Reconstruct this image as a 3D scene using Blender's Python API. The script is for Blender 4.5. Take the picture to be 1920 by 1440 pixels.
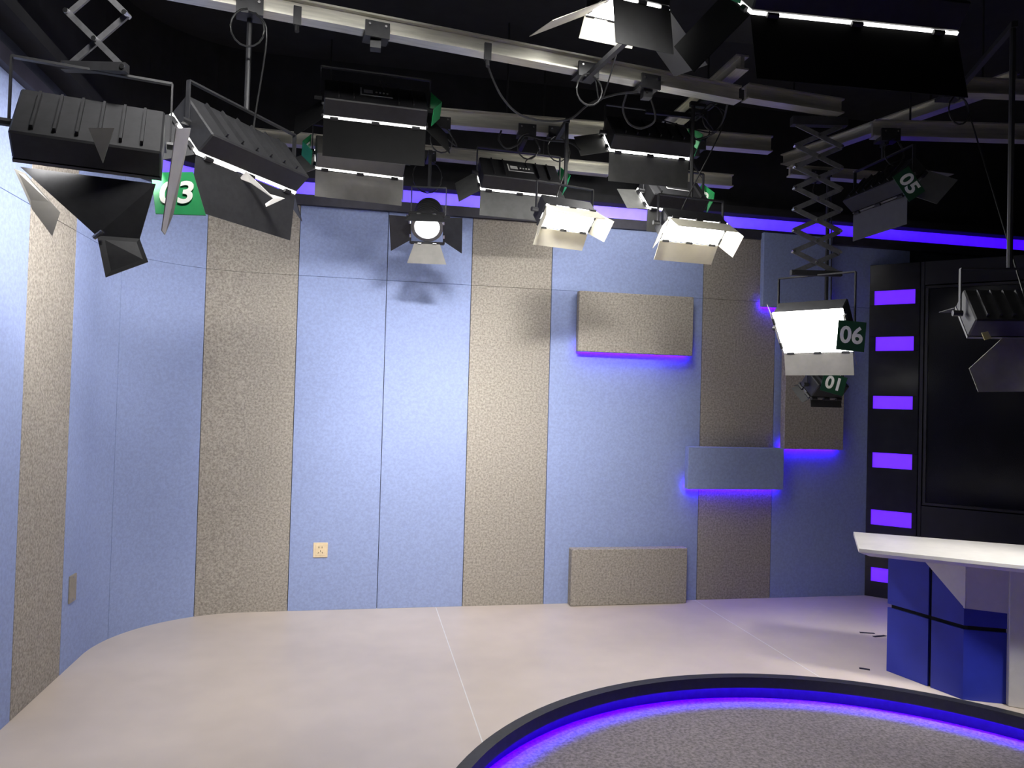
import bpy, bmesh, math, random
from mathutils import Vector, Matrix
random.seed(7)
for o in list(bpy.data.objects): bpy.data.objects.remove(o)
sc = bpy.context.scene
C = sc.collection
R = math.radians

# ---------------------------------------------------------------- camera, world, exposure
F = 1400.7                       # focal length in pixels of the 1920 px wide frame
cam_d = bpy.data.cameras.new('camera'); cam = bpy.data.objects.new('camera', cam_d); C.objects.link(cam)
cam_d.sensor_width = 36; cam_d.lens = F/1920*36; cam_d.clip_start = .02
CAM = Matrix.Translation((0, 0, 1.54)) @ Matrix.Rotation(R(-11.284), 4, 'Z') @ Matrix.Rotation(R(90+1.177), 4, 'X') @ Matrix.Rotation(R(1.576), 4, 'Z')
cam.matrix_world = CAM
sc.camera = cam
w = bpy.data.worlds.new('world'); sc.world = w; w.use_nodes = True
w.node_tree.nodes['Background'].inputs[0].default_value = (.02, .02, .025, 1)
w.node_tree.nodes['Background'].inputs[1].default_value = .2
try:
    sc.cycles.max_bounces = 6; sc.cycles.diffuse_bounces = 3; sc.cycles.glossy_bounces = 3
except Exception: pass
vs = sc.view_settings
vs.view_transform = 'Standard'; vs.look = 'None'; vs.exposure = 0.0; vs.gamma = 1; vs.use_curve_mapping = False
LAMP = 3.5                      # brightness of a studio panel's diffuser

# room measures (metres): back wall plane y, side wall plane x
YB, XL, RC, ZC = 5.514, -1.54, .79, 3.95
ZTOP, ZCOVE = 2.885, 2.958

def ray(px, py):
    return CAM.to_3x3() @ Vector(((px-960)/F, (720-py)/F, -1))
def at(px, py, d):               # a point d metres into the room along the view depth
    return CAM.translation + ray(px, py)*d
def onz(px, py, z=0):
    r = ray(px, py); return CAM.translation + r*((z-CAM.translation.z)/r.z)
def ony(px, py, y):
    r = ray(px, py); return CAM.translation + r*(y/r.y)

# ---------------------------------------------------------------- materials
MATS = {}
def mat(name, col, rough=.6, metal=0, var=0, scale=40, bump=0, emit=None, strength=0, col2=None, spec=.5, stretch=None):
    if name in MATS: return MATS[name]
    m = bpy.data.materials.new(name); m.use_nodes = True
    nt = m.node_tree; b = nt.nodes['Principled BSDF']
    b.inputs['Base Color'].default_value = (*col, 1); b.inputs['Roughness'].default_value = rough
    b.inputs['Metallic'].default_value = metal; b.inputs['Specular IOR Level'].default_value = spec
    if emit:
        b.inputs['Emission Color'].default_value = (*emit, 1); b.inputs['Emission Strength'].default_value = strength
    if emit and strength >= 3:           # a lamp surface: plain emitter
        em = nt.nodes.new('ShaderNodeEmission'); em.inputs[0].default_value = (*emit, 1); em.inputs[1].default_value = strength
        nt.links.new(em.outputs[0], nt.nodes['Material Output'].inputs['Surface']); nt.nodes.remove(b)
        MATS[name] = m; return m
    if var or bump:
        tc = nt.nodes.new('ShaderNodeTexCoord'); n = nt.nodes.new('ShaderNodeTexNoise')
        n.inputs['Scale'].default_value = scale; n.inputs['Detail'].default_value = 2.5; n.inputs['Roughness'].default_value = .7
        src = tc.outputs['Object']
        if stretch:
            mp = nt.nodes.new('ShaderNodeMapping'); mp.inputs['Scale'].default_value = stretch
            nt.links.new(src, mp.inputs[0]); src = mp.outputs[0]
        nt.links.new(src, n.inputs['Vector'])
        if var:
            rp = nt.nodes.new('ShaderNodeValToRGB'); c2 = col2 or tuple(c*(1-var) for c in col)
            c1 = tuple(min(1, c*(1+var*.6)) for c in col)
            rp.color_ramp.elements[0].position = .36; rp.color_ramp.elements[1].position = .64
            rp.color_ramp.elements[0].color = (*c2, 1); rp.color_ramp.elements[1].color = (*c1, 1)
            nt.links.new(n.outputs['Fac'], rp.inputs[0]); nt.links.new(rp.outputs[0], b.inputs['Base Color'])
        if bump:
            bp = nt.nodes.new('ShaderNodeBump'); bp.inputs['Strength'].default_value = bump; bp.inputs['Distance'].default_value = .004
            nt.links.new(n.outputs['Fac'], bp.inputs['Height']); nt.links.new(bp.outputs[0], b.inputs['Normal'])
    MATS[name] = m; return m

BLUE = mat('blue felt', (.30, .362, .585), .95, var=.09, scale=55, bump=.12, spec=.1)
GREY = mat('grey felt', (.36, .325, .28), .95, var=.32, scale=70, bump=.2, spec=.1)
BACKING = mat('wall backing', (.03, .035, .05), .9, var=.2, scale=8)
BLACKP = mat('black paint', (.012, .012, .014), .85, var=.3, scale=6)
COVE = mat('cove ledge', (.035, .033, .05), .6, var=.2, scale=9)
VINYL = mat('vinyl sheet', (.62, .53, .455), .38, var=.05, scale=2.5, bump=.0)
WELD = mat('vinyl weld', (.78, .75, .72), .4, var=.05, scale=20)
CARPET = mat('grey carpet', (.225, .20, .202), .97, var=.35, scale=60, bump=.5, spec=.05)
NOSE = mat('stage nosing', (.02, .02, .022), .55, var=.2, scale=30)
UV = (.045, .0, 1.0)
VIOLET = mat('violet led', (.6, .5, .85), .5, emit=UV, strength=1.3, var=.1, scale=6)
VIOLET_HI = mat('violet led tape', (.2, .1, .6), .5, emit=(.03, 0, 1), strength=170, var=.1, scale=6)
VIOLET_TAPE = mat('violet led tape bright', (.2, .1, .6), .5, emit=UV, strength=120, var=.1, scale=6)
VIOLET_SQ = mat('violet niche lens', (.3, .15, .7), .5, emit=(.095, .003, 1.0), strength=1.3, var=.1, scale=6)
ALU = mat('aluminium rail', (.66, .64, .55), .38, .75, var=.12, scale=6, stretch=(1, 12, 12))
BLKM = mat('black lamp metal', (.022, .022, .024), .5, .2, var=.2, scale=25)
DOOR = mat('barn door metal', (.075, .075, .072), .55, .1, var=.15, scale=14)
STEEL = mat('bright steel', (.7, .7, .7), .25, 1, var=.1, scale=40)
GSTEEL = mat('scissor steel', (.22, .22, .23), .45, .8, var=.2, scale=20)
RUBBER = mat('black cable', (.015, .015, .015), .45, var=.2, scale=30)
WHITEP = mat('white print', (.86, .86, .80), .6, var=.04, scale=30)
SHGREEN = mat('shaded green plate', (.004, .05, .02), .5, var=.1, scale=12)  # green tag with the shade around these lamps put into its colour
GREENP = mat('green plate', (.008, .27, .075), .5, var=.1, scale=12)
DIFF = mat('panel diffuser', (.9, .9, .9), .5, emit=(1, .985, .95), strength=LAMP, var=.02, scale=4)
DIFFA = mat('panel diffuser wash', (.9, .9, .9), .5, emit=(1, .985, .95), strength=22, var=.02, scale=4)
DIFFB = mat('panel diffuser bright', (.9, .9, .9), .5, emit=(1, .985, .95), strength=14, var=.02, scale=4)
DIFFM = mat('panel diffuser main', (.9, .9, .9), .5, emit=(1, .985, .96), strength=.8, var=.02, scale=4)
DIFFW = mat('panel diffuser dimmed', (.9, .9, .9), .5, emit=(1, .985, .95), strength=3.5, var=.02, scale=4)
DIFFO = mat('panel diffuser off', (.12, .12, .12), .5, var=.05, scale=8)
LENS = mat('fresnel lens', (.9, .9, .9), .2, emit=(1, 1, .97), strength=6, var=.02, scale=60)
PLATE = mat('control plate', (.03, .03, .032), .4, var=.2, scale=40)
LGREY = mat('light grey print', (.6, .6, .58), .5, var=.05, scale=40)
CREAM = mat('cream plastic', (.78, .62, .40), .35, var=.05, scale=40)
SLOT = mat('socket slot', (.10, .07, .04), .6, var=.1, scale=40)
TAUPE = mat('taupe plate', (.30, .26, .20), .5, var=.1, scale=40)
DESKW = mat('desk white', (.66, .63, .59), .32, var=.05, scale=10)
DESKB = mat('desk blue', (.018, .032, .36), .5, var=.1, scale=6)
GLOSS = mat('gloss black panel', (.018, .018, .022), .18, var=.2, scale=5)
SETB = mat('set black panel', (.016, .016, .022), .45, var=.2, scale=5)
SCREEN = mat('dark screen glass', (.006, .006, .012), .22, var=.2, scale=3)
FRAME = mat('screen frame', (.05, .05, .055), .35, .4, var=.1, scale=20)
TAPE = mat('black tape', (.01, .01, .012), .6, var=.2, scale=30)
YELLOW = mat('yellow sticker', (.55, .50, .22), .5, var=.1, scale=40)

# ---------------------------------------------------------------- mesh helpers
class MB:
    def __init__(s, inv=None): s.v = []; s.f = []; s.inv = inv
    def add(s, vs, fs):
        n = len(s.v)
        s.v += [tuple(s.inv @ Vector(p)) if s.inv else tuple(p) for p in vs]
        s.f += [tuple(i+n for i in q) for q in fs]; return s
    def box(s, c, sz, M=None):
        c = Vector(c); h = Vector(sz)/2
        vs = [Vector((x*h.x, y*h.y, z*h.z)) for x in (-1, 1) for y in (-1, 1) for z in (-1, 1)]
        vs = [(M @ p if M else p)+c for p in vs]
        return s.add(vs, [(0, 1, 3, 2), (4, 6, 7, 5), (0, 4, 5, 1), (2, 3, 7, 6), (0, 2, 6, 4), (1, 5, 7, 3)])
    def span(s, a, b):
        a = Vector(a); b = Vector(b); return s.box((a+b)/2, b-a)
    def bar(s, a, b, wd, ht, up=(0, 0, 1)):
        a = Vector(a); b = Vector(b); y = (b-a); L = y.length; y.normalize()
        x = y.cross(Vector(up))
        if x.length < 1e-4: x = y.cross(Vector((1, 0, 0)))
        x.normalize(); z = x.cross(y)
        M = Matrix((x, y, z)).transposed()
        return s.box((a+b)/2, (wd, L, ht), M)
    def tube(s, pts, r, n=8, cap=True):
        pts = [Vector(p) for p in pts]; rings = []
        for i, p in enumerate(pts):
            t = (pts[min(i+1, len(pts)-1)]-pts[max(i-1, 0)]).normalized()
            u = t.cross(Vector((0, 0, 1)));
            if u.length < 1e-3: u = t.cross(Vector((0, 1, 0)))
            u.normalize(); q = t.cross(u)
            rr = r[i] if isinstance(r, (list, tuple)) else r
            rings.append([p+u*math.cos(2*math.pi*k/n)*rr+q*math.sin(2*math.pi*k/n)*rr for k in range(n)])
        vs = [p for g in rings for p in g]; fs = []
        for i in range(len(pts)-1):
            for k in range(n):
                fs.append((i*n+k, i*n+(k+1) % n, (i+1)*n+(k+1) % n, (i+1)*n+k))
        if cap: fs.append(tuple(range(n))[::-1]); fs.append(tuple((len(pts)-1)*n+k for k in range(n)))
        return s.add(vs, fs)
    def slab(s, poly, th, nrm=None):          # a solid plate from a 3D outline, thickness th on both sides of it
        poly = [Vector(p) for p in poly]
        if nrm is None:
            nrm = Vector((0, 0, 0))
            for i in range(len(poly)): nrm += poly[i].cross(poly[(i+1) % len(poly)])
        nrm = Vector(nrm).normalized()*(th/2); n = len(poly)
        vs = [p+nrm for p in poly]+[p-nrm for p in poly]
        fs = [tuple(range(n)), tuple(range(2*n-1, n-1, -1))]+[(i, i+n, (i+1) % n+n, (i+1) % n) for i in range(n)]
        return s.add(vs, fs)
    def prism(s, poly, z0, z1):
        n = len(poly); vs = [(x, y, z0) for x, y in poly]+[(x, y, z1) for x, y in poly]
        return s.add(vs, [tuple(range(n))[::-1], tuple(range(n, 2*n))]+[(i, (i+1) % n, (i+1) % n+n, i+n) for i in range(n)])
    def build(s, name, m, parent=None, bevel=0, smooth=False):
        me = bpy.data.meshes.new(name); me.from_pydata(s.v, [], s.f)
        bm = bmesh.new(); bm.from_mesh(me); bmesh.ops.recalc_face_normals(bm, faces=bm.faces)
        if bevel: bmesh.ops.bevel(bm, geom=bm.edges[:], offset=bevel, segments=1, affect='EDGES')
        bm.to_mesh(me); bm.free()
        me.materials.append(m)
        if smooth:
            for p in me.polygons: p.use_smooth = True
        o = bpy.data.objects.new(name, me); C.objects.link(o)
        if parent: o.parent = parent
        return o
def tag(o, label, cat=None, group=None, kind=None):
    o['label'] = label
    if cat: o['category'] = cat
    if group: o['group'] = group
    if kind: o['kind'] = kind
    return o
def struct(o, label): o['kind'] = 'structure'; o['label'] = label; return o
def empty(name, M=None):
    o = bpy.data.objects.new(name, None); C.objects.link(o); o.empty_display_size = .1
    if M is not None: o.matrix_world = M
    return o
def text(name, body, M, size, m, parent):
    cu = bpy.data.curves.new('t', 'FONT'); cu.body = body; cu.size = size; cu.align_x = 'CENTER'; cu.align_y = 'CENTER'
    cu.extrude = .0008; cu.resolution_u = 4; cu.offset = .003
    t = bpy.data.objects.new('t', cu); me = bpy.data.meshes.new_from_object(t)
    bpy.data.objects.remove(t); bpy.data.curves.remove(cu)
    me.name = name; me.transform(M); me.materials.clear(); me.materials.append(m)
    o = bpy.data.objects.new(name, me); C.objects.link(o); o.parent = parent; return o
def curve_pts(pts, n=8):                       # Catmull-Rom through the points
    P = [Vector(p) for p in pts]; P = [P[0]*2-P[1]]+P+[P[-1]*2-P[-2]]; out = []
    for i in range(1, len(P)-2):
        for k in range(n):
            t = k/n; a, b, c, d = P[i-1:i+3]
            out.append(.5*((2*b)+(c-a)*t+(2*a-5*b+4*c-d)*t*t+(3*b-a-3*c+d)*t**3))
    out.append(P[-2]); return out
def frame(x, y, z, o):                         # 4x4 from axes
    M = Matrix((x, y, z)).transposed().to_4x4(); M.translation = o; return M

# ================================================================ THE ROOM
PX, PY, PR, PZ = 1.943, 2.238, 1.719, -.13     # round sunken area of the stage floor
# --- stage floor of vinyl sheets, cut round the sunken circle
XR, YF = 7.2, -3.2
floor = MB().span((XL-.3, YF, -.30), (XR, YB+.3, PZ-.02)).build('floor', NOSE)
struct(floor, 'pale pinkish beige vinyl stage floor in wide sheets')
def sheet(x0, x1):
    b = MB(); xs = {x0, x1}
    for k in range(97):
        x = PX-PR*math.cos(math.pi*k/96)
        if x0 < x < x1: xs.add(x)
    xs = sorted(xs)
    def cols(x):
        d = PR*PR-(x-PX)**2
        return math.sqrt(d) if d > 1e-9 else 0
    for a, c in zip(xs, xs[1:]):
        ha, hc = cols(a), cols(c)
        if ha == 0 and hc == 0:
            b.prism([(a, YF), (c, YF), (c, YB+.02), (a, YB+.02)], -.02, 0)
        else:
            b.prism([(a, YF), (c, YF), (c, PY-hc), (a, PY-ha)], -.02, 0)
            b.prism([(a, PY+ha), (c, PY+hc), (c, YB+.02), (a, YB+.02)], -.02, 0)
    o = b.build('vinyl_sheet', VINYL, floor)
    return o
cuts = [XL-.02, .575, 2.615, 4.66, XR]
for a, b_ in zip(cuts, cuts[1:]): sheet(a+.001, b_-.001)
for x in cuts[1:-1]:
    h = math.sqrt(max(0, PR*PR-(x-PX)**2)) if abs(x-PX) < PR else 0
    if h: MB().span((x-.0028, PY+h+.02, -.01), (x+.0028, YB-.002, .0006)).build('weld_strip', WELD, floor)
    else: MB().span((x-.0028, YF, -.01), (x+.0028, YB-.002, .0006)).build('weld_strip', WELD, floor)
# sunken carpet
b = MB(); n = 96
b.prism([(PX+(PR+.05)*math.cos(2*math.pi*k/n), PY+(PR+.05)*math.sin(2*math.pi*k/n)) for k in range(n)], PZ-.02, PZ)
struct(b.build('carpet', CARPET), 'grey speckled carpet in the sunken round area')
def ring(name, r0, r1, z0, z1, m, n=128, parent=None, a0=0, a1=2*math.pi):
    vs = []; fs = []
    for k in range(n+1):
        a = a0+(a1-a0)*k/n; c, s_ = math.cos(a), math.sin(a)
        vs += [(PX+r*c, PY+r*s_, z) for r, z in ((r0, z0), (r1, z0), (r1, z1), (r0, z1))]
    for k in range(n):
        i = k*4; j = i+4
        fs += [(i, i+1, j+1, j), (i+1, i+2, j+2, j+1), (i+2, i+3, j+3, j+2), (i+3, i, j, j+3)]
    return MB().add(vs, fs).build(name, m, parent)
t1 = ring('trim_1', PR-.03, PR+.03, -.02, .004, NOSE); struct(t1, 'black rounded nosing along the curved stage edge')
ring('skirt', PR-.03, PR-.022, -.055, -.0195, NOSE, parent=t1)
ring('riser', PR+.02, PR+.035, PZ, -.019, NOSE, parent=t1)
sl = ring('curved_led_strip', PR-.016, PR+.012, -.036, -.0205, VIOLET_HI)
tag(sl, 'violet light strip glowing under the curved black stage edge', 'light strip')

# --- walls
wb = MB().span((XL+RC*.6, YB+.02, -.2), (XR, YB+.14, ZC)).build('wall_back', BACKING); struct(wb, 'back studio wall clad in tall blue and grey felt panels')
wl = MB().span((XL-.14, YF, -.2), (XL-.02, YB+.14, ZC)).build('wall_left', BACKING); struct(wl, 'left studio wall with rounded corner clad in blue and grey felt')
def path(s):       # plan position on the panel face; s runs along left wall (negative), round the corner, then the back wall
    La = RC*math.pi/2
    if s < 0: return Vector((XL, YB-RC+s)), Vector((1, 0))
    if s < La:
        a = math.pi-s/RC
        c = Vector((XL+RC, YB-RC)); d = Vector((math.cos(a), math.sin(a))); return c+d*RC, -d
    return Vector((XL+RC+s-La, YB)), Vector((0, -1))
La = RC*math.pi/2
def s_of_x(x): return La+x-(XL+RC)
def wall_panel(s0, s1, z0, z1, m, parent):
    g = .0022; s0 += g; s1 -= g
    curved = s1 > 0 and s0 < La
    n = 14 if curved else 1
    th = .02; vs = []; fs = []
    for k in range(n+1):
        p, nr = path(s0+(s1-s0)*k/n)
        q = p-nr*th
        vs += [(p.x, p.y, z0), (p.x, p.y, z1), (q.x, q.y, z1), (q.x, q.y, z0)]
    for k in range(n):
        i = k*4; j = i+4
        fs += [(i, j, j+1, i+1), (i+1, j+1, j+2, i+2), (i+2, j+2, j+3, i+3), (i+3, j+3, j, i)]
    fs += [(0, 1, 2, 3), (n*4+3, n*4+2, n*4+1, n*4)]
    return MB().add(vs, fs).build('felt_panel', m, parent, bevel=0 if curved else .0015)
def s_of_px(px, py):      # where a sight line meets the clad wall (left or corner)
    d = ray(px, py); o = CAM.translation
    best = None
    for k in range(-400, 300):
        s = k*.01; p, nr = path(s)
        v = Vector((p.x-o.x, p.y-o.y)); cr = v.x*d.y-v.y*d.x
        if best is None or abs(cr)/v.length < best[0]: best = (abs(cr)/v.length, s)
    return best[1]
ss = [s_of_px(40, 800), s_of_px(130, 800), s_of_px(218, 800), s_of_px(375, 800), s_of_x(-.475), s_of_x(.148), s_of_x(.770), s_of_x(1.387), s_of_x(2.629), s_of_x(3.263), s_of_x(4.5)]
ZS = 2.383
edges = [-4.6, -3.38, -2.77, ss[0]-.62*2]+ss
cols = [BLUE, GREY, BLUE, BLUE, GREY, BLUE, BLUE, GREY, BLUE, BLUE, GREY, BLUE, GREY, BLUE]
edges = [e for e in edges]
edges[3] = ss[0]-1.22
for i in range(len(edges)-1):
    par = wl if edges[i] < .6 else wb
    wall_panel(edges[i], edges[i+1], .0, ZS-.001, cols[i], par)
    wall_panel(edges[i], edges[i+1], ZS+.001, ZTOP, cols[i], par)
# corner filler behind the curved panels, cove ledge and light strip follow the same path
def along(s0, s1, d0, d1, z0, z1, n=40):
    vs = []; fs = []
    cuts_ = [s0]+[La*k/16 for k in range(17) if s0 < La*k/16 < s1]+[s1]
    for s in cuts_:
        p, nr = path(s); a = p+nr*d0; q = p+nr*d1
        vs += [(a.x, a.y, z0), (a.x, a.y, z1), (q.x, q.y, z1), (q.x, q.y, z0)]
    for k in range(len(cuts_)-1):
        i = k*4; j = i+4
        fs += [(i, j, j+1, i+1), (i+1, j+1, j+2, i+2), (i+2, j+2, j+3, i+3), (i+3, j+3, j, i)]
    n = len(cuts_)-1; fs += [(0, 1, 2, 3), (n*4+3, n*4+2, n*4+1, n*4)]
    return MB().add(vs, fs)
SE_ = s_of_x(6.6)
along(-.05, La+.05, -.03, -.021, 0, ZC).build('corner_backing', BACKING, wl)
struct(along(-4.6, SE_, -.019, .035, ZTOP+.001, ZCOVE).build('trim_2', COVE), 'dark ledge along the top of the felt wall')
struct(along(-4.6, SE_, -.019, .10, ZCOVE+.10, ZCOVE+.16).build('trim_3', BLACKP), 'black pelmet above the violet light strip')
struct(along(-4.6, SE_, -.019, .0, ZCOVE+.161, ZC).build('wall_upper', BLACKP), 'black wall above the violet light strip')
tag(along(.25, SE_, -.015, .004, ZCOVE+.004, ZCOVE+.096).build('cove_light_strip', VIOLET), 'long violet light strip along the top of the felt wall', 'light strip')
struct(MB().span((XL-.14, YF, ZC), (XR, YB+.14, ZC+.1)).build('ceiling', BLACKP), 'black studio ceiling above the lighting rails')
struct(MB().span((XR, YF, -.2), (XR+.1, YB+.14, ZC)).build('wall_right', BLACKP), 'dark right studio wall behind the set')
struct(MB().span((XL-.14, YF-.1, -.2), (XR+.1, YF, ZC)).build('wall_rear', BLACKP), 'dark rear studio wall')

# --- raised felt blocks with violet light behind their lower edge
def block(px0, py0, px1, py1, m, label, th=.085, glow=True, ground=False, z1=None):
    a = ony(px0, (py0+py1)/2, YB-th); b_ = ony(px1, (py0+py1)/2, YB-th)
    zt = ony((px0+px1)/2, py0, YB-th).z if z1 is None else z1; zb = 0.001 if ground else ony((px0+px1)/2, py1, YB-th).z
    e = empty('felt_block', Matrix.Translation(((a.x+b_.x)/2, YB, zb)))
    W = b_.x-a.x; H = zt-zb
    MB().span((-W/2, -th, 0), (W/2, -.022 if glow else -.001, H)).build('body', m, e, bevel=.004)
    MB().span((-W/2+.05, -.023, .05), (W/2-.05, -.0005, H-.05)).build('batten', BACKING, e)
    if glow: MB().span((-W/2+.02, -.0215, .010), (W/2-.02, -.012, .022)).build('led_tape', VIOLET_TAPE, e)
    return tag(e, label, 'wall block', 'raised felt blocks on the back wall')
block(1085, 551, 1300, 663, GREY, 'grey felt block high on the blue wall, violet glow below')
block(1290, 839, 1470, 918, BLUE, 'blue felt block across the grey stripe, violet glow below')
block(1071, 1029, 1288, 1134, GREY, 'grey felt block standing on the floor against the wall', glow=False, ground=True)
block(1472, 640, 1583, 843, GREY, 'tall grey felt block below the bright lamp numbered 06')
block(1431, 440, 1560, 578, BLUE, 'blue felt block behind the scissor hanger, above the bright lamp', th=.07)

# --- sockets
p = ony(601, 1031, YB); e = empty('wall_socket', Matrix.Translation((p.x, YB, p.z)))
MB().box((0, -.004, 0), (.1, .009, .105)).build('plate', CREAM, e, bevel=.002)
MB().box((0, -.0095, 0), (.072, .003, .076)).build('insert', CREAM, e, bevel=.001)
for dx, dz, a in ((-.011, .02, 0), (.011, .02, 0), (-.014, -.018, 25), (.014, -.018, -25), (0, -.006, 0)):
    MB().box((dx, -.0112, dz), (.004, .001, .012), Matrix.Rotation(R(a), 3, 'Y')).build('slot', SLOT, e)
tag(e, 'cream square power socket on the blue wall panel', 'socket')
s = s_of_px(134, 1103); pp, nr = path(s)
d = ray(134, 1103); t = (Vector((pp.x, pp.y)).length)/math.hypot(d.x, d.y); z = 1.54+d.z*t
M = frame(Vector((-nr.y, nr.x, 0)), Vector((nr.x, nr.y, 0)), Vector((0, 0, 1)), Vector((pp.x, pp.y, z)))
e = empty('wall_plate', M)
MB().box((0, .004, 0), (.095, .009, .15)).build('plate', TAUPE, e, bevel=.002)
for q in (-.06, .06): MB().tube([(0, .008, q), (0, .0105, q)], .005).build('screw', STEEL, e)
tag(e, 'small taupe cover plate low on the left felt wall', 'wall plate')

# ================================================================ DIAGONAL SET WALL
S0 = Vector((4.12, YB)); q45 = math.sqrt(.5)
E1 = Vector((q45, -q45)); EN = Vector((-q45, -q45))
SET = frame(Vector((E1.x, E1.y, 0)), Vector((-EN.x, -EN.y, 0)), Vector((0, 0, 1)), Vector((S0.x, S0.y, 0)))
SETI = SET.inverted()
def setp(px, py):
    d = SETI.to_3x3() @ ray(px, py); o = SETI @ CAM.translation
    return o+d*(-o.y/d.y)
ZSET = 2.74
e = empty('light_column', SET)
WCOL = setp(1722, 760).x
MB().span((.0, .03, 0), (WCOL, .16, ZSET)).build('core', SETB, e)
sq = [(1640, 1716, 546, 572), (1642, 1713, 632, 658), (1637, 1711, 742, 766), (1636, 1710, 848, 876), (1633, 1709, 955, 983), (1633, 1706, 1063, 1089)]
rows = []
for x0, x1, y0, y1 in sq:
    a = setp(x0, y0); c = setp(x1, y0); b_ = setp(x0, y1); rows.append((a.x, c.x, b_.z, a.z))
rows = [(r[0], r[1], r[2], r[3]) for r in rows]
prev = ZSET
for i, (x0, x1, z0, z1) in enumerate(rows):
    # niche: violet lens set back inside a black frame
    MB().span((x0, .012, z0), (x1, .03, z1)).build('lens', VIOLET_SQ, e)
    MB().span((.001, 0, z1), (WCOL-.001, .03, prev)).build('gloss_panel', GLOSS, e, bevel=.002)
    MB().span((.001, 0, z0), (x0-.001, .03, z1)).build('niche_side', GLOSS, e)
    MB().span((x1+.001, 0, z0), (WCOL-.001, .03, z1)).build('niche_side', GLOSS, e)
    prev = z0
MB().span((.001, 0, 0), (WCOL-.001, .03, prev)).build('gloss_panel', GLOSS, e, bevel=.002)
tag(e, 'glossy black column with a row of violet lit slots', 'light column')
# screen wall
xs0 = setp(1735, 942).x; zb = setp(1735, 942).z; zt = setp(1740, 541).z
wd = empty('wall_diagonal', SET); struct(wd, 'dark diagonal set wall behind the news desk')
MB().span((WCOL+.002, .05, 0), (4.2, .16, ZSET)).build('carcass', SETB, wd)
MB().span((WCOL+.004, .0, 0), (xs0-.03, .05, ZSET)).build('side_panel', SETB, wd, bevel=.002)
for k in range(3):
    a = xs0-.028+k*1.3; MB().span((a, .0, 0), (a+1.296, .05, zb-.03)).build('lower_panel', SETB, wd, bevel=.002)
    MB().span((a, .0, zt+.03), (a+1.296, .05, ZSET)).build('upper_panel', SETB, wd, bevel=.002)
e = empty('video_screen', SET @ Matrix.Translation((xs0, 0, zb)))
SW, SH = 3.2, zt-zb
MB().span((0, .012, 0), (SW, .045, SH)).build('screen', SCREEN, e)
MB().span((-.02, -.012, -.02), (SW+.02, .045, -.001)).build('bezel', FRAME, e)
MB().span((-.02, -.012, SH+.001), (SW+.02, .045, SH+.02)).build('bezel', FRAME, e)
MB().span((-.02, -.012, 0), (-.001, .045, SH)).build('bezel', FRAME, e)
tag(e, 'large dark video screen in the diagonal set wall', 'screen')

# ================================================================ NEWS DESK
e = empty('news_desk', Matrix.Translation((3.2, 3.6, 0))); inv = Matrix.Translation((-3.2, -3.6, 0))
NL = Vector((2.679, 3.639)); FL = Vector((3.001, 4.128))
uf = Vector((.593, -.461)).normalized(); ub = Vector((.772, -.463)).normalized()
NR = NL+uf*1.95; FR = FL+ub*1.95
zt_ = .78
top = [NL, NR, FR, FL]
ce = sum(top, Vector((0, 0)))/4
vs = [(p.x, p.y, zt_) for p in top]+[(p.x, p.y, zt_-.022) for p in top]
low = [NL+uf*.05+Vector((.03, .03)), NR+Vector((.03, .03)), FR, FL+ub*.05]
vs += [(p.x, p.y, zt_-.045) for p in low]
fs = [(0, 1, 2, 3), (11, 10, 9, 8)]
for k in range(4):
    j = (k+1) % 4; fs += [(k, k+4, j+4, j), (k+4, k+8, j+8, j+4)]
MB(inv).add(vs, fs).build('desktop', DESKW, e, bevel=.002)
A = Vector((3.079, 3.912)); B = Vector((3.198, 3.471)); Cc = Vector((3.395, 3.382))
D1 = Cc+uf*1.0; D2 = D1+Vector((.18, .34)); D3 = Vector((3.28, 4.0))
zu = zt_-.046
core = [A, B, Cc, D1, D2, D3]
cc = sum(core, Vector((0, 0)))/6
ins = [p+(cc-p).normalized()*.022 for p in core]
MB(inv).prism([(p.x, p.y) for p in ins], 0, zu).build('core', BLACKP, e)
def face(P, Q, t0, t1, z0, z1, out=0, th=.014, poly=None):
    d = (Q-P); nrm = Vector((d.y, -d.x)).normalized()
    if nrm.dot((P+Q)/2-cc) < 0: nrm = -nrm
    pts = poly or [(t0, z0), (t1, z0), (t1, z1), (t0, z1)]
    out3 = []
    for t, z in pts:
        p = P+d*t+nrm*(out-th/2); out3.append((p.x, p.y, z))
    return MB(inv).slab(out3, th, (nrm.x, nrm.y, 0))
ZG = .385; g = .011
tv = .58
for (t0, t1) in ((0, tv-.02), (tv+.02, 1)):
    for (z0, z1) in ((0.001, ZG-g), (ZG+g, zu)): face(A, B, t0, t1, z0, z1).build('blue_panel', DESKB, e)
for (z0, z1) in ((0.001, ZG-g), (ZG+g, zu)): face(B, Cc, 0, 1, z0, z1).build('blue_panel', DESKB, e)
for (z0, z1) in ((0.001, ZG-g), (ZG+g, zu)): face(Cc, D1, 0, 1, z0, z1).build('blue_panel', DESKB, e)
face(A, B, 0, 0, 0, 0, out=.014, th=.013, poly=[(.42, zu), (1.03, zu), (1.03, .49)]).build('white_gusset', DESKW, e)
face(B, Cc, 0, 0, 0, 0, out=.014, th=.013, poly=[(-.02, .49), (1, .48), (1, zu), (-.02, zu)]).build('white_fascia', DESKW, e)
pc = Cc+Vector((-.022, -.022)); pl = [pc, pc+uf*.42, pc+uf*.42+Vector((.05, .1)), pc+Vector((.05, .1))]
MB(inv).prism([(p.x, p.y) for p in pl], 0.001, zu).build('white_leg', DESKW, e, bevel=.003)
tag(e, 'news desk with white top and blue panelled base', 'desk')

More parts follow.
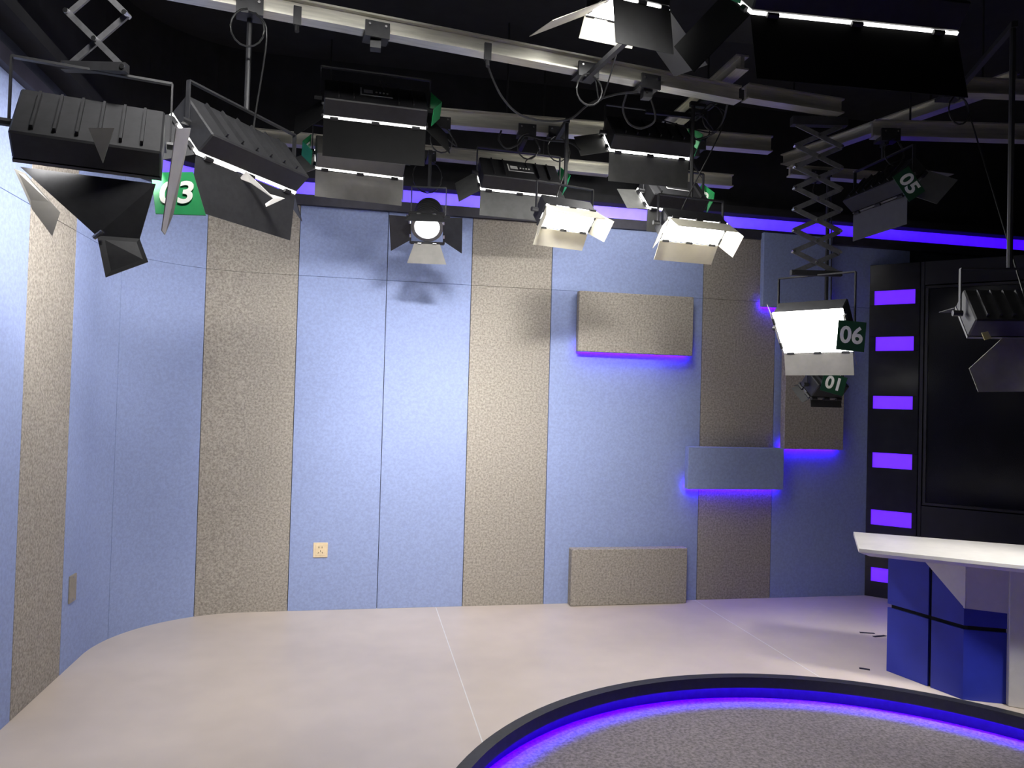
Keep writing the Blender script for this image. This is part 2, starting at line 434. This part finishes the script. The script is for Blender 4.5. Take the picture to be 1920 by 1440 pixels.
# floor tape
for i, (a, c, l) in enumerate((((1612, 1186), (1640, 1188), 'longest strip of black tape on the floor left of the desk'), ((1638, 1194), (1660, 1192), 'bent strip of black tape touching the desk base'), ((1611, 1253), (1631, 1256), 'black tape mark nearest the curved stage edge'))):
    pa, pb = onz(*a), onz(*c)
    o = MB().bar(pa+Vector((0, 0, .0012)), pb+Vector((0, 0, .0012)), .024, .002).build('floor_tape', TAPE)
    tag(o, l, 'tape', 'black tape marks on the stage floor')

# ================================================================ LIGHTING RAILS
RAILS = []
def rail(name, p0, p1, label, h=.10, wd=.075, rods=(.2, .8), m=ALU):
    p0 = Vector(p0); p1 = Vector(p1); d = (p1-p0); L = d.length; x = d.normalized(); y = Vector((0, 0, 1)).cross(x).normalized(); z = x.cross(y)
    RAILS.append((p0.copy(), p1.copy()))
    e = empty(name, frame(x, y, z, p0))
    MB().span((0, -.011, .009), (L, .011, h-.009)).build('web', m, e)
    MB().span((0, -wd/2, 0), (L, wd/2, .009)).build('lower_flange', m, e)
    MB().span((0, -wd/2, h-.009), (L, wd/2, h)).build('upper_flange', m, e)
    for t in rods:
        zc = (ZC-p0.z-(p1.z-p0.z)*t)
        MB().tube([(L*t, 0, h), (L*t, 0, zc)], .006).build('hanger_rod', BLKM, e)
    return tag(e, label, 'rail', 'aluminium lighting rails')
ZR = 3.25
r1a, r1b = onz(395, 8, ZR), onz(1383, 193, ZR)
rail('lighting_rail', r1a+(r1a-r1b).normalized()*1.2, r1b, 'longest pale aluminium rail crossing the top of the picture', h=.085)
rail('lighting_rail', onz(1397, 188, ZR), onz(1575, 216, ZR), 'dim rail end beyond the longest aluminium rail', h=.085, rods=(.5,))
rail('lighting_rail', onz(817, 236, ZR), onz(1444, 287, ZR), 'bright aluminium rail just below the longest rail', h=.105)
rail('lighting_rail', onz(470, 266, 3.2), onz(1141, 330, 3.2), 'bright aluminium rail nearest the back wall', h=.085)
rail('lighting_rail', onz(1200, 338, 3.15), onz(1371, 352, 3.15), 'short dim rail end behind the green tagged lamps', h=.09, rods=(.5,))
rail('lighting_rail', onz(1392, 130, 3.355), onz(1250, 252, 3.355), 'short cross rail linking the two bright rails', h=.08, rods=())
rail('lighting_rail', onz(1635, 258, 3.2), onz(1990, 268, 3.2), 'dim rail above the lamp numbered 05', h=.10)
rail('lighting_rail', onz(1778, 178, 3.3), onz(1990, 186, 3.3), 'dim rail in the dark upper right corner', h=.09, rods=(.3,))
rail('lighting_rail', onz(1905, 160, 3.42), onz(1470, 310, 3.42), 'dim cross rail slanting through the right rails', h=.08, rods=(.3,))
rail('lighting_rail', onz(1480, 330, 3.12), onz(1760, 352, 3.12), 'dim low rail with violet reflections near the back wall', h=.07, rods=())

rail('lighting_rail', (-1.2, 2.05, 3.7), (3.2, 1.75, 3.7), 'unseen rail over the camera carrying the added main lamps')

# ================================================================ LAMPS
def nearest_rail(p):
    best = None
    for a, b_ in RAILS:
        ab = Vector((b_.x-a.x, b_.y-a.y)); t = (Vector((p.x-a.x, p.y-a.y)).dot(ab))/ab.length_squared; t = min(.985, max(.015, t))
        q = a.lerp(b_, t); d = math.hypot(q.x-p.x, q.y-p.y)
        if best is None or d < best[0]: best = (d, q, (b_-a).normalized())
    return best
def clampset(e, inv, q, x):
    """black clamp with two bolts gripping the rail at q"""
    y = Vector((0, 0, 1)).cross(x).normalized(); 
    if y.y > 0: y = -y                              # towards the camera side
    z = Vector((0, 0, 1)); M3 = Matrix((x, y, z)).transposed()
    cl = MB(inv); cl.box(q+y*.046+z*.005, (.115, .012, .075), M3); cl.box(q-z*.014, (.115, .10, .02), M3)
    cl = cl.build('clamp', BLKM, e)
    for dx in (-.038, .038):
        MB(inv).tube([q+y*.05+z*.022+x*dx, q+y*.062+z*.022+x*dx], .006).build('bolt', STEEL, cl)
    return q+y*.03
def suspend(e, inv, topp, cable=True, spigot_r=.012, loop=.07):
    d, q, x = nearest_rail(topp)
    zc = q.z-.02
    k = clampset(e, inv, q, x)
    dirv = Vector((q.x, q.y, 0))-Vector((topp.x, topp.y, 0))
    if topp.z < zc-.01:
        MB(inv).tube([topp, Vector((topp.x, topp.y, zc))], spigot_r).build('spigot', BLKM, e)
    if d > .02:
        MB(inv).bar(Vector((topp.x, topp.y, zc-.006))-dirv.normalized()*.02, Vector((q.x, q.y, zc-.006)), .026, .026).build('offset_arm', BLKM, e)
    if cable:
        k = Vector((k.x, k.y-.03, q.z-.03)); r_ = loop
        pts = [k+Vector((r_*math.sin(t), -.004*t, -r_*(1-math.cos(t))*1.15)) for t in [i*math.pi*2/16 for i in range(17)]]
        MB(inv).tube(pts, .0045, 6).build('cable_loop', RUBBER, e)
    return k
def lamp(label, anchor, yaw, pitch, roll=0, W=.56, H=.22, doors=(40, 40, 40, 40), dl=.17, lit=DIFF, txt=None, tagside=1, tagstyle='fold',
         yoke=.17, hang=True, plate=True, cable=True, sidelen=None, name='panel_light', taper=.0, door_m=None, tagsize=.1, housing_m=None, tag_wh=None, beam=None, door_ms=None, top_len=None, tag_m=None):
    # local frame: X width, +Y the way the light faces, Z up; the anchor is the middle of the lower hinge line
    Rm = Matrix.Rotation(R(yaw), 4, 'Z') @ Matrix.Rotation(R(-pitch), 4, 'X') @ Matrix.Rotation(R(roll), 4, 'Y')
    p = Vector(anchor)+Rm.to_3x3() @ Vector((0, 0, H/2))
    M = Matrix.Translation(p) @ Rm; inv = M.inverted()
    e = empty(name, M); hm = housing_m or BLKM; dm = door_m or DOOR
    MB().span((-W/2, -.115, -H/2), (W/2, -.012, H/2)).build('housing', hm, e, bevel=.006)
    for k in range(6):
        x = -W*.36+k*W*.72/5
        if plate and abs(x) < .11: continue
        MB().span((x-.004, -.132, -H*.4), (x+.004, -.114, H*.4)).build('cooling_fin', hm, e)
    MB().add([(-W/2, -.0118, -H/2), (W/2, -.0118, -H/2), (W/2, -.0118, H/2), (-W/2, -.0118, H/2), (-W/2, 0, -H/2), (W/2, 0, -H/2), (W/2, 0, H/2), (-W/2, 0, H/2)],
             [(4, 5, 6, 7), (0, 1, 5, 4), (2, 3, 7, 6), (1, 2, 6, 5), (3, 0, 4, 7)]).build('diffuser', lit, e)
    if beam:                         # area light added at the diffuser; spread narrows it, no honeycomb built
        ld = bpy.data.lights.new('beam', 'AREA'); ld.shape = 'RECTANGLE'; ld.size = W*.95; ld.size_y = H*.95
        ld.energy = beam[0]; ld.spread = R(beam[1]); ld.color = (1, .985, .965)
        lo = bpy.data.objects.new('beam', ld); C.objects.link(lo); lo.parent = e
        lo.matrix_local = Matrix.Translation((0, .006, 0)) @ Matrix.Rotation(R(90), 4, 'X')
    ds = sidelen or dl
    for ang, ax in zip(doors, ('top', 'bottom', 'left', 'right')):
        if ang is None: continue
        a = R(ang)
        if ax in ('top', 'bottom'):
            s_ = 1 if ax == 'top' else -1; o = Vector((0, .004, s_*(H/2+.004))); u = Vector((1, 0, 0)); v = Vector((0, math.cos(a), s_*math.sin(a))); hw = W/2; L = top_len if (top_len and s_ > 0) else dl
        else:
            s_ = -1 if ax == 'left' else 1; o = Vector((s_*(W/2+.004), .004, 0)); u = Vector((0, 0, 1)); v = Vector((s_*math.sin(a), math.cos(a), 0)); hw = H/2; L = ds
        tp = taper*hw
        dr = MB().slab([o-u*hw, o+u*hw, o+u*(hw-tp)+v*L, o-u*(hw-tp)+v*L], .003).build('barn_door', (door_ms or {}).get(ax, dm), e)
        for q in ((-.8, 0, .8) if ax in ('top', 'bottom') else (-.6, .6)):
            MB().tube([o+u*(hw*q-.022)-Vector((0, .007, 0)), o+u*(hw*q+.022)-Vector((0, .007, 0))], .011, 6).build('hinge', BLKM, dr)
    # yoke, vertical in the room
    R3 = Rm.to_3x3(); wx = R3 @ Vector((1, 0, 0)); c = p+R3 @ Vector((0, -.06, 0)); up = Vector((0, 0, 1))
    hx = W/2+.022
    yk = MB(inv)
    yk.bar(c-wx*hx, c-wx*hx+up*yoke, .02, .006, up=wx); yk.bar(c+wx*hx, c+wx*hx+up*yoke, .02, .006, up=wx)
    yk.bar(c-wx*hx+up*yoke, c+wx*hx+up*yoke, .02, .008)
    yo = yk.build('yoke', BLKM, e)
    for s_ in (-1, 1): MB(inv).tube([c+wx*s_*(hx-.01), c+wx*s_*(hx+.03)], .014).build('knob', BLKM, yo)
    topp = c+up*yoke
    if hang:
        k = suspend(e, inv, topp, cable)
        pts = curve_pts([k+Vector((.03, 0, 0)), k+Vector((.08, .0, -.1)), c+wx*.05+up*.12, c+R3 @ Vector((.05, -.06, .03))], 6)
        MB(inv).tube(pts, .004, 6).build('power_cable', RUBBER, e)
    if plate:
        cp = MB().span((-.09, -.1185, -.03), (.09, -.114, .055)).build('control_plate', PLATE, e)
        MB().span((-.088, -.1195, -.029), (.088, -.118, -.022)).build('plate_edge', LGREY, cp)
        MB().span((-.088, -.1195, -.022), (-.08, -.118, .054)).build('plate_edge', LGREY, cp)
        MB().span((-.07, -.1195, .0), (-.02, -.118, .035)).build('display', LGREY, cp)
        for k in range(4): MB().tube([(.0+k*.02, -.117, .015), (.0+k*.02, -.122, .015)], .006).build('button', LGREY, cp)
    if txt:
        s_ = tagside; ts = tagsize
        if tagstyle == 'fold':       # folded plate standing off the end of the housing, ridge outwards
            x0 = s_*(W/2+.03); rid = Vector((x0+s_*ts*.55, -.07, 0))
            a1 = Vector((x0, -.07, ts)); a2 = Vector((x0, -.07, -ts)); dy = Vector((0, -.05, 0))
            pl = MB(); pl.slab([a1-dy, a1+dy, rid+dy, rid-dy], .003); pl.slab([rid-dy, rid+dy, a2+dy, a2-dy], .003)
            tg = pl.build('number_tag', GREENP, e)
            mid = (a1+rid)/2; zz = Vector((s_*1.0, 0, .55)).normalized(); xx = Vector((0, s_, 0)); yy = zz.cross(xx)
            if txt.strip(): text('digits', txt, frame(-xx, yy, -zz, mid-zz*.003), ts*.95, WHITEP, tg)
        else:
            TM = inv @ tagstyle; tw, th = tag_wh or (ts*1.3, ts)
            tg = MB(TM).box((0, 0, 0), (tw, th, .004)).build('number_tag', SHGREEN, e)
            text('digits', txt, TM @ Matrix.Translation((0, 0, .003)), ts, WHITEP, tg)
    return tag(e, label, 'studio light', 'studio panel lights')
def facing(px, py, d, roll=0, tilt=0, turn=0):    # pose of a plate that fronts the room's camera side
    return Matrix.Translation(at(px, py, d)) @ Matrix.Rotation(R(-11.3+turn), 4, 'Z') @ Matrix.Rotation(R(90+tilt), 4, 'X') @ Matrix.Rotation(R(roll), 4, 'Z')
def leaf(e, pts, name, m, th=.003):
    inv = e.matrix_world.inverted(); return MB(inv).slab([at(*q) for q in pts], th).build(name, m, e)
DGREY = mat('grey lit barn door', (.22, .21, .19), .6, .1, var=.08, scale=14)  # grey doors, with the light on some of them put into the colour
HGREY = mat('grey housing', (.16, .155, .14), .6, .1, var=.08, scale=14)
DLIT = mat('brightly lit barn door', (.55, .52, .42), .6, var=.06, scale=12)  # pale tone stands in for strong light on inner door faces
DBLACK = mat('shaded black barn door', (.010, .010, .010), .9, 0, var=.1, scale=14, spec=.1)  # darkened so these doors look shaded under the added lamps
DDULL = mat('dull barn door', (.03, .03, .03), .6, .1, var=.1, scale=14)
# wall-washing row: backs and lower doors towards the camera
lamp('lamp with lit grey lower door and green tag at its left end', at(675, 327, 4.85), 8, 42, W=.56, doors=(35, 42, 60, 8), dl=.165, txt='1', tagside=-1, door_m=DGREY, housing_m=HGREY, plate=False)
lamp('dark lamp beside the left end of a bright rail, upper row', at(704, 232, 4.15), 3, 42, W=.56, doors=(35, 45, 50, 50), dl=.2, txt=' ', tagside=1, door_m=DBLACK)
lamp('dark lamp with control plate between spotlight and small lit lamp', at(974, 364, 5.02), 5, 42, W=.54, doors=(35, 45, 50, 50), dl=.16, txt=' ', tagside=1)
lamp('dark lamp with open left door and green tag 1', at(1218, 292, 4.55), 2, 42, W=.52, doors=(35, 45, 75, 50), dl=.17, lit=DIFFA, txt='1', tagside=1, plate=False)
lamp('dark lamp with control plate and green tag 3', at(1266, 398, 4.95), 9, 42, W=.42, doors=(35, 45, 85, 50), dl=.14, lit=DIFFA, txt='3', tagside=1)
# lamps turned towards the room
lamp('small lit lamp with brightly lit lower door, left of the green tag 3', at(1056, 431, 4.5), 194, 46, W=.34, H=.15, doors=(12, 78, 50, 20), dl=.11, lit=DIFFB, door_m=DLIT, plate=False, beam=(22, 150))
lamp('lit lamp with wide brightly lit lower door below green tag 3', at(1292, 455, 4.45), 186, 46, W=.39, H=.15, doors=(12, 78, 25, 40), dl=.12, lit=DIFFB, door_m=DLIT, plate=False, beam=(22, 150))
# nearer lamps at the top edge
lamp('lamp cut by the top edge with a brightly lit side door', at(1203, 7, 3.35), 8, 78, W=.29, H=.30, top_len=.10, doors=(25, 22, 62, 50), dl=.22, sidelen=.30, lit=DIFFB, beam=(7, 150), plate=False, door_m=DDULL, door_ms={'top': DLIT, 'left': DLIT})  # top and left doors paler, light on their inner sides painted in
lamp('wide lamp in the upper right showing a long line of light', at(1605, 47, 2.75), -3.5, 48, W=.82, H=.3, doors=(35, 55, 35, 30), dl=.26, lit=DIFFW, txt=' ', tagside=-1, door_m=DBLACK)
# unseen main lamps added over the camera to light wall, floor and desk
lamp('unseen panel lamp added over the camera to light the felt wall', (-.35, 2.1, 3.36), 14, 29, W=.6, H=.28, lit=DIFFM, doors=(-8, 45, 40, 40), dl=.38, sidelen=.2, beam=(23, 98))
lamp('unseen panel lamp added over the camera to light wall and floor', (.6, 2.05, 3.36), -2, 29, W=.6, H=.28, lit=DIFFM, doors=(-8, 45, 40, 40), dl=.38, sidelen=.2, beam=(25, 56))
lamp('unseen panel lamp added to light the news desk', (3.7, 1.55, 3.05), 10, 53, W=.5, H=.24, lit=DIFFM, doors=(30, 30, 30, 30), dl=.18, beam=(4.2, 28))

# --- big lamp on the left, close to the camera
e = lamp('near lamp on the left with large black doors and green 03', at(168, 322, 2.52), 12, 40, W=.44, H=.26, doors=(40, None, None, None), lit=DIFFO, plate=False, hang=False, yoke=.22, door_m=BLKM, beam=(6, 150))  # beam added to light the left wall; the diffuser itself stays dark
leaf(e, [(38, 313, 2.50), (292, 345, 2.56), (262, 448, 2.56), (181, 442, 2.52)], 'barn_door', BLKM)
fl = leaf(e, [(182, 442, 2.52), (262, 448, 2.56), (278, 491, 2.52), (198, 520, 2.48)], 'door_flap', BLKM)
MB(e.matrix_world.inverted()).tube([at(176, 446, 2.50), at(192, 434, 2.50)], .008).build('flap_pin', STEEL, fl)
leaf(e, [(26, 316, 2.52), (60, 392, 2.6), (98, 443, 2.66), (113, 398, 2.64), (48, 325, 2.55)], 'barn_door', DGREY)
leaf(e, [(166, 240, 2.42), (214, 240, 2.42), (193, 306, 2.44)], 'barn_door', DGREY)
leaf(e, [(330, 240, 2.30), (357, 240, 2.43), (325, 400, 2.38), (309, 440, 2.36), (303, 432, 2.33)], 'barn_door', mat('lit pale barn door', (.60, .58, .55), .6, .1, var=.06, scale=12))  # pale colour of the last leaf stands in for light falling on it
inv = e.matrix_world.inverted(); top03 = (e.matrix_world @ Vector((0, -.06, 0)))+Vector((0, 0, .232))
tg = leaf(e, [(284, 324, 2.66), (362, 323, 2.66), (386, 404, 2.6), (292, 401, 2.6)], 'number_tag', GREENP, .004)
n_ = (at(362, 323, 2.66)-at(284, 324, 2.66)).normalized(); u_ = (at(322, 323, 2.66)-at(335, 402, 2.6)); u_ -= n_*u_.dot(n_); u_.normalize(); z_ = n_.cross(u_)
text('digits', '03', inv @ frame(n_, u_, z_, at(333, 364, 2.625)+z_*.004), .125, WHITEP, tg)
MB(inv).tube(curve_pts([at(200, 289, 2.7), at(225, 284, 2.68), at(250, 270, 2.66), at(268, 254, 2.64), at(285, 225, 2.64)]), .008, 8).build('white_hoop', WHITEP, e)

e = lamp('black lamp right of the green 03 tag, turned to the wall', at(468, 330, 3.35), 56, 40, W=.62, H=.24, doors=(40, 45, 55, 55), dl=.22, lit=DIFFB, door_m=BLKM, plate=False, beam=(13, 150))
leaf(e, [(449, 335, 3.3), (461, 321, 3.3), (506, 364, 3.4), (534, 372, 3.4), (499, 388, 3.38), (497, 382, 3.38), (512, 372, 3.38), (470, 343, 3.33)], 'lit_sliver', mat('lit pale barn door', (0, 0, 0)))  # added shape standing in for the lit inner side of a door
leaf(e, [(378, 293, 3.25), (454, 313, 3.3), (426, 336, 3.28)], 'end_plate', DGREY)

# --- fresnel spotlight
def fresnel(label, c, yaw, pitch):
    M = Matrix.Translation(c) @ Matrix.Rotation(R(yaw), 4, 'Z') @ Matrix.Rotation(R(-pitch), 4, 'X'); inv = M.inverted()
    e = empty('fresnel_spotlight', M)
    MB().tube([(0, -.24, 0), (0, -.235, 0), (0, -.06, 0), (0, -.02, 0), (0, 0, 0)], [.06, .085, .085, .10, .10], 28).build('housing', BLKM, e, smooth=False)
    for k in range(5): MB().tube([(0, -.20+k*.028, 0), (0, -.192+k*.028, 0)], .094, 28).build('cooling_ring', BLKM, e)
    ring_ = MB()
    vs = []; fs = []; n = 32
    for k in range(n):
        a = 2*math.pi*k/n; c_, s_ = math.cos(a), math.sin(a)
        vs += [(r*c_, y, r*s_) for r, y in ((.083, 0), (.105, 0), (.105, .02), (.083, .02))]
    for k in range(n):
        i = k*4; j = ((k+1) % n)*4
        fs += [(i, i+1, j+1, j), (i+1, i+2, j+2, j+1), (i+2, i+3, j+3, j+2), (i+3, i, j, j+3)]
    ring_.add(vs, fs).build('lens_ring', GSTEEL, e)
    MB().tube([(0, .001, 0), (0, .006, 0), (0, .012, 0)], [.083, .08, .04], 32).build('lens', LENS, e, smooth=False)
    fr = MB(); h = .11
    for s_ in (-1, 1): fr.box((s_*h, .03, 0), (.012, .02, 2*h)); fr.box((0, .03, s_*h), (2*h, .02, .012))
    fr.build('door_frame', BLKM, e)
    for (u, o, a, L, m_) in (((1, 0, 0), (0, 0, 1), 4, .11, BLKM), ((1, 0, 0), (0, 0, -1), 58, .13, DGREY), ((0, 0, 1), (-1, 0, 0), 60, .14, BLKM), ((0, 0, 1), (1, 0, 0), 60, .14, BLKM)):  # lower leaf greyer: light on its inner face put into the colour
        u = Vector(u); o = Vector(o); v = Vector((0, math.cos(R(a)), 0))+o*math.sin(R(a)); b0 = o*h+Vector((0, .04, 0))
        d = MB().slab([b0-u*.085, b0+u*.085, b0+u*.13+v*L, b0-u*.13+v*L], .003).build('barn_door', m_, e)
        for q in (-.05, .05): MB().tube([b0+u*(q-.012), b0+u*(q+.012)], .007, 8).build('hinge', STEEL, d)
    wx = M.to_3x3() @ Vector((1, 0, 0)); cc_ = M @ Vector((0, -.12, 0)); up = Vector((0, 0, 1))
    yk = MB(inv); hx = .115
    yk.bar(cc_-wx*hx, cc_-wx*hx+up*.2, .022, .006, up=wx); yk.bar(cc_+wx*hx, cc_+wx*hx+up*.2, .022, .006, up=wx); yk.bar(cc_-wx*hx+up*.2, cc_+wx*hx+up*.2, .022, .008)
    yo = yk.build('yoke', BLKM, e)
    for s_ in (-1, 1): MB(inv).tube([cc_+wx*s_*(hx-.02), cc_+wx*s_*(hx+.03)], .016).build('knob', STEEL if s_ > 0 else BLKM, yo)
    suspend(e, inv, cc_+up*.2, loop=.1)
    return tag(e, label, 'spotlight')
fresnel('black round spotlight with glowing lens and open barn doors', at(801, 424, 4.9), 172, 42)

# --- scissor hangers
def scissor(label, top, bot, wd, n, th=.028, lean=0):
    top = Vector(top); bot = Vector(bot); e = empty('scissor_hanger', Matrix.Translation(top)); inv = e.matrix_world.inverted()
    x = Vector((math.cos(R(lean)), math.sin(R(lean)), 0)); y = Vector((-x.y, x.x, 0)); 
    for k in range(n):
        a = top.lerp(bot, k/n); b_ = top.lerp(bot, (k+1)/n)
        MB(inv).bar(a-x*wd/2-y*.006, b_+x*wd/2-y*.006, .008, th, up=x).build('scissor_arm', GSTEEL, e)
        MB(inv).bar(a+x*wd/2+y*.006, b_-x*wd/2+y*.006, .008, th, up=x).build('scissor_arm', GSTEEL, e)
        for q in ((a+b_)/2, b_-x*wd/2, b_+x*wd/2): MB(inv).tube([q-y*.018, q+y*.018], .009).build('pivot', STEEL, e)
    MB(inv).bar(top-x*wd*.6+Vector((0, 0, .02)), top+x*wd*.6+Vector((0, 0, .02)), .05, .05).build('carriage', BLKM, e)
    MB(inv).bar(bot-x*wd*.55, bot+x*wd*.55, .03, .03).build('foot_bar', BLKM, e)
    return tag(e, label, 'hanger', 'scissor hangers')
# lamp 06 on its hanger
t06 = at(1532, 205, 4.55); 
e = lamp('brightest lamp, numbered 06, hanging low on the scissor hanger', at(1533, 661, 4.4), 126, 40, W=.40, H=.29, doors=(None, 62, 22, 150), dl=.13, lit=DIFFB, door_m=DGREY, plate=False, hang=False, yoke=.3,
     txt='06', tagstyle=facing(1596, 630, 4.0, roll=-4), tagsize=.125, tag_wh=(.15, .16))
topp = (e.matrix_world @ Vector((0, -.06, 0)))+Vector((0, 0, .3))
scissor('dim scissor hanger carrying the bright lamp numbered 06', (topp.x, topp.y, 3.20), (topp.x, topp.y, topp.z+.012), .27, 7, lean=-11)
lamp('dark lamp numbered 01 just below the lamp numbered 06', at(1548, 748, 4.95), 10, 48, W=.26, H=.14, doors=(40, 50, 45, 45), dl=.05, lit=DIFFO, plate=False, door_m=DDULL, txt='01', tagstyle=facing(1563, 720, 4.75, roll=-14), tagsize=.11, tag_wh=(.15, .12))
lamp('dim tilted lamp numbered 05 in the dark upper right', at(1648, 384, 4.6), -91, 42, W=.5, H=.2, doors=(40, 48, 45, 45), dl=.17, lit=DIFFO, plate=False, door_m=mat('slate barn door', (.10, .10, .10), .6, .1, var=.08, scale=14), txt='05', tagstyle=facing(1704, 345, 4.25, roll=-55), tagsize=.115, tag_wh=(.17, .11))
# lamp at the right edge
e = lamp('grey doored lamp at the right edge before the screen', at(1895, 636, 3.3), -20, 40, W=.36, H=.2, doors=(40, None, None, 50), lit=DIFFO, plate=False, door_m=DDULL, hang=True, yoke=.2)
leaf(e, [(1817, 691, 3.3), (1878, 635, 3.3), (1936, 630, 3.3), (1940, 734, 3.3), (1834, 735, 3.3)], 'barn_door', mat('lit olive barn door', (.34, .33, .27), .6, .1, var=.1, scale=14))  # colour lightened to stand in for light on this door
leaf(e, [(1840, 624, 3.25), (1852, 621, 3.25), (1859, 634, 3.25), (1846, 638, 3.25)], 'sticker', YELLOW)
# hanger above the near lamp on the left
scissor('scissor hanger with pale arms in the upper left corner', (top03.x, top03.y, 3.2), top03, .2, 3, lean=-11, th=.02)

# --- loose cables and small rail clamps
def cable(pts, label, r=.006):
    o = MB().tube(curve_pts([at(*q) for q in pts], 8), r, 6).build('cable', RUBBER); return tag(o, label, 'cable', 'cables on the lighting rails')
cable([(908, 98, 3.72), (915, 125, 3.78), (940, 180, 3.9), (975, 215, 4.0), (1025, 227, 4.1), (1070, 222, 4.15), (1105, 195, 4.1), (1150, 178, 4.05), (1196, 172, 4.0)], 'long black cable drooping below the longest rail')
cable([(1240, 235, 4.6), (1268, 252, 4.6), (1300, 262, 4.6), (1338, 250, 4.5), (1356, 225, 4.4), (1364, 195, 4.25)], 'short black cable curving below the cross rail')
cable([(1175, 175, 4.0), (1168, 205, 4.05), (1180, 232, 4.1), (1205, 240, 4.15), (1228, 225, 4.1), (1222, 190, 4.05), (1212, 172, 4.0)], 'looped black cable below the clamp on the longest rail')
cable([(940, 245, 4.62), (935, 262, 4.6), (950, 278, 4.58), (972, 270, 4.56), (985, 255, 4.56), (1020, 262, 4.55), (1070, 268, 4.54), (1095, 290, 4.52)], 'bundled cable running along the bright middle rail')

def rail_clamp(px, py, z, label, small=False):
    p = onz(px, py, z); d, q, x = nearest_rail(p); e = empty('rail_clamp', Matrix.Translation(q)); inv = e.matrix_world.inverted()
    if small:
        y = Vector((0, 0, 1)).cross(x).normalized(); y = -y if y.y > 0 else y
        M3 = Matrix((x, y, Vector((0, 0, 1)))).transposed()
        MB(inv).box(q+y*.044+Vector((0, 0, .0)), (.035, .014, .085), M3).build('hook_plate', BLKM, e)
        MB(inv).tube([q+y*.04-Vector((0, 0, .04)), q+y*.05-Vector((0, 0, .075))], .01).build('cable_grip', BLKM, e)
    else:
        clampset(e, inv, q, x)
        MB(inv).box(q-Vector((0, 0, .045)), (.05, .05, .05)).build('socket_block', BLKM, e)
    return tag(e, label, 'clamp', 'black clamps on the rails')
rail_clamp(699, 82, ZR, 'black plate clamp with two bolts, leftmost on the longest rail')
rail_clamp(1206, 166, ZR, 'black plate clamp near the right end of the longest rail')
rail_clamp(556, 42, ZR, 'narrow black hook at the upper left of the longest rail', True)
rail_clamp(907, 108, ZR, 'narrow black hook holding the long drooping cable', True)
rail_clamp(1302, 276, ZR, 'black plate clamp with two bolts under the cross rail')
